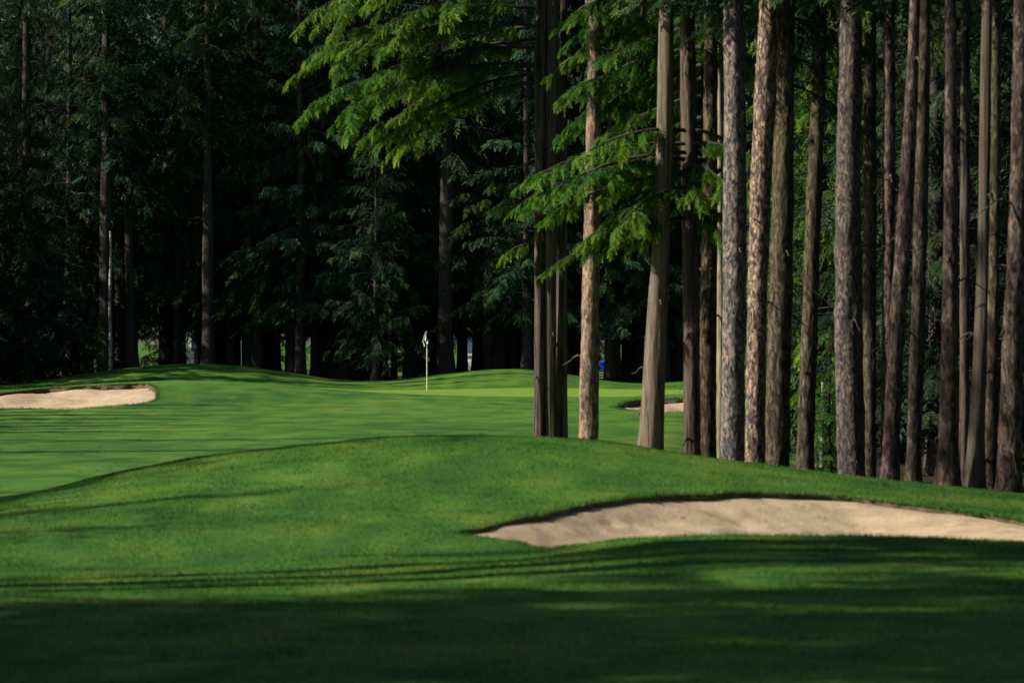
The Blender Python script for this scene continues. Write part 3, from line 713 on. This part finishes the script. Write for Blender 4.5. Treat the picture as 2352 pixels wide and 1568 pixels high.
# ------------------------------------------------------------------ the far wood behind the green
FRONT = [  # photo X, distance, crown kind, variant, trunk width factor, lean, label
    (243, 154, "high", 0, 1.05, 0, "tall dark trunk left of the far mound's top with a pale lit stem touching it"),
    (275, 156, "high", 1, .6, -.05, "thin dark trunk tilting left just beside the tall one by the far mound"),
    (304, 155, "high", 1, .75, .04, "slim dark trunk tilting right on the near shoulder of the far mound"),
    (406, 158, "cedar", 0, .5, .01, "very thin brownish trunk rising behind the top of the far mound"),
    (478, 154.5, "high", 0, .9, 0, "straight dark trunk on the far mound's top with lit sprays on both sides"),
    (520, 163, "cedar", 1, .6, 0, "black slim trunk with a white wall shining beside it, right of the straight mound trunk"),
    (545, 166, "hemlock", 0, .6, 0, "black slim trunk at the last white gap on the far mound"),
    (462, 168, "high", 0, .5, 0, "black thin trunk just left of the straight dark trunk on the far mound"),
    (492, 165, "cedar", 1, .55, 0, "black trunk just right of the straight dark trunk on the far mound"),
    (588, 167, "high", 1, .5, .01, "black thin trunk beyond the last white gap on the far mound"),
    (606, 163, "cedar", 0, .6, 0, "slim trunk between the last white gap and the broad dim trunk"),
    (662, 165, "high", 0, .45, 0, "thin black trunk right of the broad dim trunk on the slope"),
    (690, 168, "hemlock", 1, .5, 0, "thin black trunk before the broad clustered cedar stems"),
    (905, 164, "high", 1, .5, 0, "thin black trunk between the bushy cedar and the flag"),
    (935, 166, "cedar", 2, .55, 0, "slim black trunk low behind the flag's left side"),
    (632, 160, "hemlock", 1, .9, 0, "broad dim trunk where the far mound slopes down towards the green"),
    (722, 157, "cedar", 2, .5, 0, "thin grey trunk at the edge of the broad clustered cedar stems"),
    (752, 160, "cedar", 0, 2.1, 0, "very broad fluted cedar trunk left of the bushy tree behind the flag"),
    (824, 160, "hemlock", 0, 1.0, 0, "dark trunk half covered by the bushy cedar left of the flag"),
    (866, 156, "hemlock", 1, .45, 0, "thin trunk showing under the bushy cedar near an amber glint"),
    (1023, 155, "high", 0, 1.2, .01, "tall grey trunk standing clear just right of the flag"),
    (1062, 164, "cedar", 1, .8, 0, "black trunk left of the yellow green bush gap"),
    (1107, 162, "high", 1, 1.6, 0, "wide black trunk between the yellow green bush and the amber bush"),
    (1146, 161, "cedar", 2, 1.3, 0, "wide black trunk right of the amber bush gap"),
    (1177, 158, "hemlock", 0, .9, 0, "dim grey trunk behind the right mound's crest"),
    (1214, 157, "hemlock", 1, .8, 0, "dim trunk close left of the triple cedar, far behind it"),
    (1325, 160, "cedar", 0, .9, 0, "black trunk seen between the triple cedar and the orange pine"),
    (1412, 158, "hemlock", 0, 1.0, 0, "black trunk right of the blue canopy"),
    (1438, 163, "cedar", 1, .7, 0, "black slim trunk, first of three left of the leaning grey cedar"),
    (1453, 166, "high", 1, .5, 0, "black thin trunk, middle of three left of the leaning grey cedar"),
    (1467, 160, "high", 0, .8, 0, "dark trunk touching the left edge of the leaning grey cedar"),
    (1533, 162, "high", 1, .6, 0, "black slim trunk right of the leaning grey cedar beside golden shrubs"),
    (1556, 160, "cedar", 2, .9, 0, "black trunk beside the golden shrubs and the nearest black trunk"),
]
for X, d, kind, var, tr, lean, lab in FRONT:
    x, y = at(X, d); far_tree(kind, var, x, y, lab, "conifers at the edge of the far wood", tr=tr, lean=(lean, 0), name={"cedar": "cedar_tree", "hemlock": "hemlock_tree"}.get(kind, "fir_tree"))
x, y = at(253, 153.6)
t = thing("birch_tree", "thin pale lit stem touching the tall dark trunk left of the far mound", "tree", (x, y, gz(x, y)))
V_, F_q = tube(np.stack([.02 * np.sin(np.linspace(0, 9, 40)), np.zeros(40), np.linspace(-.4, 5.6, 40)], 1), np.linspace(.075, .04, 40), 12, bark_fn("plate", 2)); obj("trunk", mesh_np("trunk", V_, F_q, None, True), M["birch"], t)
wood(862, 152.6, "skirt", 0, "bushy cedar hanging almost to the grass left of the flag", name="cedar_tree", s=.95)
wood(60, 151, "full", 0, "black cedar draped to the ground behind the left bunker", name="cedar_tree", rz=1)
wood(-60, 148, "full", 1, "hemlock cut by the photo's left edge, foliage down to the ground", name="hemlock_tree", rz=2)
wood(160, 156, "full", 1, "dark hemlock with level boughs between the black cedar and the tall trunk", name="hemlock_tree", rz=3)
wood(1120, 156, "skirt", 0, "drooping cedar sprays above the crest of the right mound", name="cedar_tree", s=1.05, rz=4).location.z += 1.6
for X, d, kind, var, lab in ((690, 155, "hemlock", 0, "hemlock with wide green drooping boughs midway between the far mound's top and the bushy cedar"),
        (590, 157, "cedar", 1, "dark cedar curtain hanging above the slope of the far mound"), (940, 158, "cedar", 2, "tall cedar curtain hanging just above the flag"),
        (1120, 157, "hemlock", 1, "blue green hemlock with long level boughs left of the triple cedar"), (1210, 154.5, "hemlock", 0, "hemlock half hidden by the triple cedar, feathery boughs showing on its left side"),
        (790, 157.5, "cedar", 0, "tall olive cedar rising straight above the bushy one left of the flag"), (1400, 156, "hemlock", 1, "hemlock with shaded boughs drooping over the small far bunker"), (1500, 157, "cedar", 1, "cedar curtain behind the leaning grey trunk")):
    wood(X, d, kind, var, lab, name={"cedar": "cedar_tree", "hemlock": "hemlock_tree"}[kind], tr=.8)
x, y = at(226, 152.8); far_tree("skirt", 1, x, y, "small light green sapling at the foot of the tall dark trunk by the mound", None, s=.24, name="sapling")

DEEP2 = "conifer standing deep in the dark far wood behind the front trunks"
rows = [(158, 3.1, ("hemlock", "cedar", "cedar")), (164, 3.0, ("cedar", "high", "hemlock", "cedar")), (170, 3.2, ("cedar", "hemlock", "high")), (177, 3.4, ("cedar", "cedar", "hemlock"))]
i = 0
for d, sp, kinds in rows:
    x = -29.0
    while x < 32:
        i += 1; xx = x + rr_.uniform(-.9, .9); yy = d + rr_.uniform(-2, 2); x += sp * rr_.uniform(.8, 1.25)
        X = 1176 + xx / (K * yy)
        if d > 165 and 430 < X < 450: continue
        if d >= 158 and 1078 < X < 1092: continue
        if X < 120: far_tree("full", i, xx, yy, DEEP2, "conifers deep in the far wood", s=float(rr_.uniform(.9, 1.15)))
        else: far_tree(kinds[i % len(kinds)], i, xx, yy, DEEP2, "conifers deep in the far wood", s=float(rr_.uniform(.85, 1.15)), tr=float(rr_.uniform(.6, 1.1)))

UNDER = "young conifer crowding the foot of the dark far wood"
for k in range(22):
    d = rr_.uniform(160, 181); X = rr_.uniform(-60, 1600)
    if any(abs(X - g) < w for g, w in ((1085, 22), (585, 26), (445, 20), (1128, 10), (1391, 14), (1452, 30), (1541, 16), (880, 10), (190, 12))): continue
    far_tree("skirt", 0, *at(X, d), UNDER, "young conifers in the far wood", s=float(rr_.uniform(.2, .42)))

for k in range(9):
    far_tree("cedar", k, -31 + 2.1 * k + rr_.uniform(-.5, .5), 186 + rr_.uniform(-3, 5), DEEP2, "conifers deep in the far wood", s=float(rr_.uniform(1.1, 1.3)))

# ------------------------------------------------------------------ trees that stand left of the view and shade the course
SHADE = "tall conifer left of the view whose shade lies on the grass"
def shade_tree(p, xt, s, kind="full", var=0):
    y = (p + math.cos(SUN_SIDE) * xt) / math.sin(SUN_SIDE)
    far_tree(kind, var, xt, y, SHADE, "conifers beside the course outside the view", s=s)
for p, xt, s, kd in ((21.6, -12, 1.0, "full"), (24.6, -24, 1.0, "full"), (20.5, -17, 1.0, "full"), (17.5, -10, .95, "full"), (12, -13, 1.0, "full"), (6, -9, .9, "full"), (20, -24, 1.1, "full"), (15, -22, 1.1, "full"),
                     (25.0, -13, .8, "high"), (30.4, -7.6, 1.0, "high"), (27.9, -8.2, 1.0, "high"), (29.2, -15, 1.2, "high"), (29.0, -8.6, .95, "high"), (22.8, -16, 1.0, "full"), (19, -16, 1.0, "full"), (21.5, -32, 1.1, "full"), (13.5, -17, 1.0, "full"), (42.5, -26, .6, "cedar"), (38.2, -27, .68, "cedar"), (22, -19, .95, "full"), (17, -26, 1.0, "full"), (45.4, -12.5, 1.0, "full"), (47.8, -15.5, 1.05, "full"), (22.5, -28, 1.0, "full"), (19.5, -21, 1.05, "full"), (22.6, -26, 1.05, "full")):
    shade_tree(p, xt, s, kd, 0 if kd == "high" else int(p) % 2)
for i, (p, xt, s) in enumerate(((70.6, -27, .66), (78, -28, .72), (85, -28, .6))):
    shade_tree(p, xt, s, ("full", "cedar")[i % 2], i)
for i, (x, y) in enumerate(((-28, 134), (-29, 141), (-35, 138), (-34, 146), (-40, 142), (-31, 154), (-38, 152), (-36, 162))):
    far_tree("full", i, x, y, SHADE, "conifers beside the course outside the view", s=.62)

for x, y, sc in ((-21.8, 140.2, .62), (-21.9, 142.8, .7), (-22.2, 146, .85), (-22.8, 150.5, .9), (-27, 148, .9), (-27, 152, .9)):
    far_tree("full", int(y), x, y, SHADE, "conifers beside the course outside the view", s=sc)
for k, p in enumerate(np.arange(86, 111, 3.0)):
    far_tree("skirt", 0, -16.6 - .06 * (p - 86) - .6 * (k % 2), p - 2.2, "bushy young conifer out of view whose shade lies below the bunker", "young conifers beside the course outside the view", s=.5 + .07 * (k % 3))
for p, xt, sc in ((35, -14, .68), (39.4, -14, .6), (43.4, -15, .72)):
    far_tree("skirt", 0, xt, (p + math.cos(SUN_SIDE) * xt) / math.sin(SUN_SIDE), "bushy young conifer left of the view whose shade lies on the near mound", "young conifers by the near mound outside the view", s=sc)
for k, (x, y, sc) in enumerate(((11, 3, 1), (-7.5, 0, 1), (4.5, -7, 1), (-4, -9, 1.05), (11, -2, 1), (-14, 4, 1), (0, -16, 1.1))):  # unseen trees added to keep sky light off the near grass
    far_tree("full", k, x, y, "unseen tall conifer added behind or beside the viewer to darken the near grass", "added conifers round the viewer outside the view", s=sc)

q_ = np.random.default_rng(41)
for k in range(20):
    y = 36 + 2.6 * k + q_.uniform(-.8, .8); x = .1334 * y + 5.2 + q_.uniform(0, 3.5)
    far_tree("full", k, x, y, "tall conifer of the wood continuing out of view past the last dark trunk", "conifers of the right-hand wood outside the view", s=float(q_.uniform(.9, 1.1)))

# ------------------------------------------------------------------ flag on the green
fx, fy = at(980.5, 137.7)
fl = thing("golf_flag", "thin white flagstick with a limp black and white flag standing on the green", "flag", (fx, fy, gz(fx, fy)))
zz = np.linspace(-.15, 2.13, 12); V_, F_q = tube(np.stack([np.zeros(12), np.zeros(12), zz], 1), np.full(12, .0125), 10)
obj("flagstick", mesh_np("flagstick", V_, F_q, None, True), M["pole"], fl)
def cloth(name, corners, mat, depth, seed):
    """a hanging fold: four corners (x, z) top-left, top-right, bottom-right, bottom-left, rippled in depth"""
    n = 9; V = []; tl, tr_, br, bl = [np.array(c) for c in corners]
    for j in range(n):
        v = j / (n - 1)
        for i in range(n):
            u = i / (n - 1); p = (tl * (1 - u) + tr_ * u) * (1 - v) + (bl * (1 - u) + br * u) * v
            V.append((p[0] + .006 * math.sin(v * 9 + seed), depth - .022 * math.sin(u * 5.5 + seed + v * 1.6) * (.3 + .7 * v), p[1] + .006 * math.sin(u * 7 + seed)))
    F = [(j * n + i, j * n + i + 1, (j + 1) * n + i + 1, (j + 1) * n + i) for j in range(n - 1) for i in range(n - 1)]
    me = bpy.data.meshes.new(name); me.from_pydata(V, [], F); me.polygons.foreach_set("use_smooth", [True] * len(F))
    o = obj(name, me, mat, fl); so = o.modifiers.new("thickness", 'SOLIDIFY'); so.thickness = .003; return o
cloth("hoist_panel", ((-.03, 2.125), (.03, 2.13), (.045, 1.80), (-.04, 1.78)), M["flag_black"], -.035, .3)
cloth("fly_panel", ((-.045, 2.11), (-.02, 2.12), (-.03, 1.79), (-.165, 1.755)), M["flag_white"], -.06, 1.1)
cloth("lower_fold", ((-.06, 1.80), (.045, 1.80), (.045, 1.655), (-.045, 1.68)), M["flag_white"], -.05, 2.0)
cloth("lower_fold", ((-.165, 1.765), (-.055, 1.77), (-.035, 1.64), (-.085, 1.56)), M["flag_black"], -.045, 2.6)
cloth("hem", ((-.15, 1.745), (-.13, 1.745), (-.065, 1.58), (-.09, 1.56)), M["flag_white"], -.075, 2.6)

x = -48.0; k = 0
while x < 50:
    k += 1; far_tree(("full", "cedar")[k % 2], k, x + rr_.uniform(-.8, .8), 232 + rr_.uniform(-6, 10), "conifer of the distant tree line glimpsed beyond the far wood", "distant tree line", s=float(rr_.uniform(1.0, 1.25))); x += 2.5

# ------------------------------------------------------------------ glimpses beyond the far wood
def house(x0, x1, y, h, label, wins):
    t = thing("white_house", label, "house", ((x0 + x1) / 2, y, gz((x0 + x1) / 2, y)))
    w = (x1 - x0) / 2; b = MB(); b.box(-w, w, 0, 7, -.3, h); b.build("wall", M["white"], t)
    r = MB(); r.add([(-w - .4, -.5, h - .05), (w + .4, -.5, h - .05), (w + .4, 7.5, h - .05), (-w - .4, 7.5, h - .05), (-w - .4, 3.5, h + 2.4), (w + .4, 3.5, h + 2.4)],
                     [(0, 1, 5, 4), (2, 3, 4, 5), (1, 2, 5), (3, 0, 4), (3, 2, 1, 0)]); r.build("roof", M["roof"], t)
    for wx in wins:
        f = MB()
        for q in ((-.62, -.5, -.62, .62), (.5, .62, -.62, .62), (-.5, .5, .5, .62), (-.5, .5, -.62, -.5)): f.box(wx + q[0], wx + q[1], -.07, -.002, h * .55 + q[2], h * .55 + q[3])
        fo = f.build("window", M["white"], t)
        g = MB(); g.box(wx - .498, wx + .498, -.03, -.003, h * .55 - .498, h * .55 + .498); g.build("pane", M["glass"], fo)
    d = MB(); d.box(w - 1.6, w - .7, -.05, -.002, -.1, 2.0); d.build("door", M["glass"], t)
    return t
house(-18.8, -15.0, 206, 3.2, "white house glimpsed between the trunks on the far mound", (-1.3, .2))
house(-25.8, -22.0, 203, 2.9, "white shed glimpsed low down behind the dark trees by the left bunker", (-.4,))
house(-3.0, 1.2, 210, 3.0, "white house glimpsed between the black trunks behind the right mound", (-1.2, .5))
house(6.3, 10.8, 212, 2.8, "white house glimpsed beside the golden shrubs past the leaning cedar", (-1.0, .6))

def shrub(x, y, r, h, mat, label, seed):
    t = thing("shrub", label, "shrub", (x, y, gz(x, y))); q = np.random.default_rng(seed); F = Foliage()
    for k in range(34):
        F.branch(q, np.array([0, 0, .1]), q.uniform(0, 6.28), R(q.uniform(30, 80)), q.uniform(.3, 1) * r, .1, 14, .34, .1, .15, .02, .1)
    m = F.leaves(T_FAR, q, "foliage"); co = np.empty(len(m.vertices) * 3, np.float32); m.vertices.foreach_get("co", co); co = co.reshape(-1, 3)
    co[:, 2] *= h / max(co[:, 2].max(), .1); m.vertices.foreach_set("co", co.ravel()); m.materials.append(M[mat]); obj("foliage", m, None, t)
    V, Fc = F.limbs(); V[:, 2] *= .6; obj("stem", mesh_np("stem", V, Fc, None, True), M["far_bark"], t)
for X, d, r, h, mat, lab, sd in ((1085, 196, 1.3, 1.9, "shrub", "sunlit yellow green bush in the gap between two black trunks", 1),
        (1128, 197, 1.0, 1.0, "amber", "amber leaved bush low between the two widest black trunks", 2), (1166, 198, .8, 1.2, "amber", "amber bush sliver right of the widest black trunks", 3),
        (1541, 192, 1.2, .9, "gold", "golden yellow shrub right of the leaning grey cedar", 4), (880, 190, .6, 1.4, "gold", "amber gold bush glinting under the bushy cedar left of the flag", 5),
        (825, 192, .9, 1.5, "shrub", "dim yellow green bush under the bushy cedar", 6), (1452, 190, 1.2, .5, "gold", "low straw coloured shrub between the thin black trunks", 7), (205, 190, .8, 1.0, "shrub", "olive bush low at the dark left end of the wood", 8)):
    x, y = at(X, d); shrub(x, y, r, h, mat, lab, sd)

def canopy(X, d, w, h, mat, label):
    x, y = at(X, d); t = thing("canopy_tent", label, "canopy", (x, y, gz(x, y)))
    b = MB(); b.add([(-w, -w, h), (w, -w, h), (w, w, h), (-w, w, h), (0, 0, h + .35 * w)], [(0, 1, 4), (1, 2, 4), (2, 3, 4), (3, 0, 4), (3, 2, 1, 0)]); b.build("roof", M[mat], t)
    v = MB()
    v.box(-w, w, -w - .03, -w - .003, h - .42, h - .01); v.build("valance", M[mat], t)
    for sx in (-1, 1):
        for sy in (-1, 1):
            l = MB(); l.box(sx * w * .94 - .03, sx * w * .94 + .03, sy * w * .94 - .03, sy * w * .94 + .03, -.1, h - .02); l.build("leg", M["steel"], t)
canopy(1391, 200, .42, .72, "blue", "bright blue canopy glimpsed right of the slim orange pine")
canopy(1472, 202, .4, .74, "orange_p", "orange canopy sliver glimpsed left of the leaning grey cedar")
g = MB(); xs = np.linspace(-40, 40, 41); vs = []
for x in xs:
    for y in (184.5, 188.0): vs.append((x, y, gz(x, y) + .03))
g.add(vs, [(2 * i, 2 * i + 2, 2 * i + 3, 2 * i + 1) for i in range(40)]); o = g.build("path", M["gravel"]); o["kind"] = "structure"

# fallen leaves on the fairway
q = np.random.default_rng(31); n = 330; y = np.where(np.arange(n) < 70, q.uniform(27, 46, n), q.uniform(52, 118, n)); x = q.uniform(-1, .35, n) * .1334 * y; z = z_ground(x, y) + .024; a = q.uniform(0, 6.28, n); s = q.uniform(.02, .05, n) * np.where(np.arange(n) < 70, .5, 1)
V = np.stack([np.stack([x + s * np.cos(a + k * 1.57), y + s * .6 * np.sin(a + k * 1.57), z + (.012 if k % 2 else 0)], 1) for k in range(4)], 1).reshape(-1, 3)
o = obj("leaves", mesh_np("leaves", V, np.arange(len(V)).reshape(-1, 4)), M["leaf_litter"]); o["kind"] = "stuff"
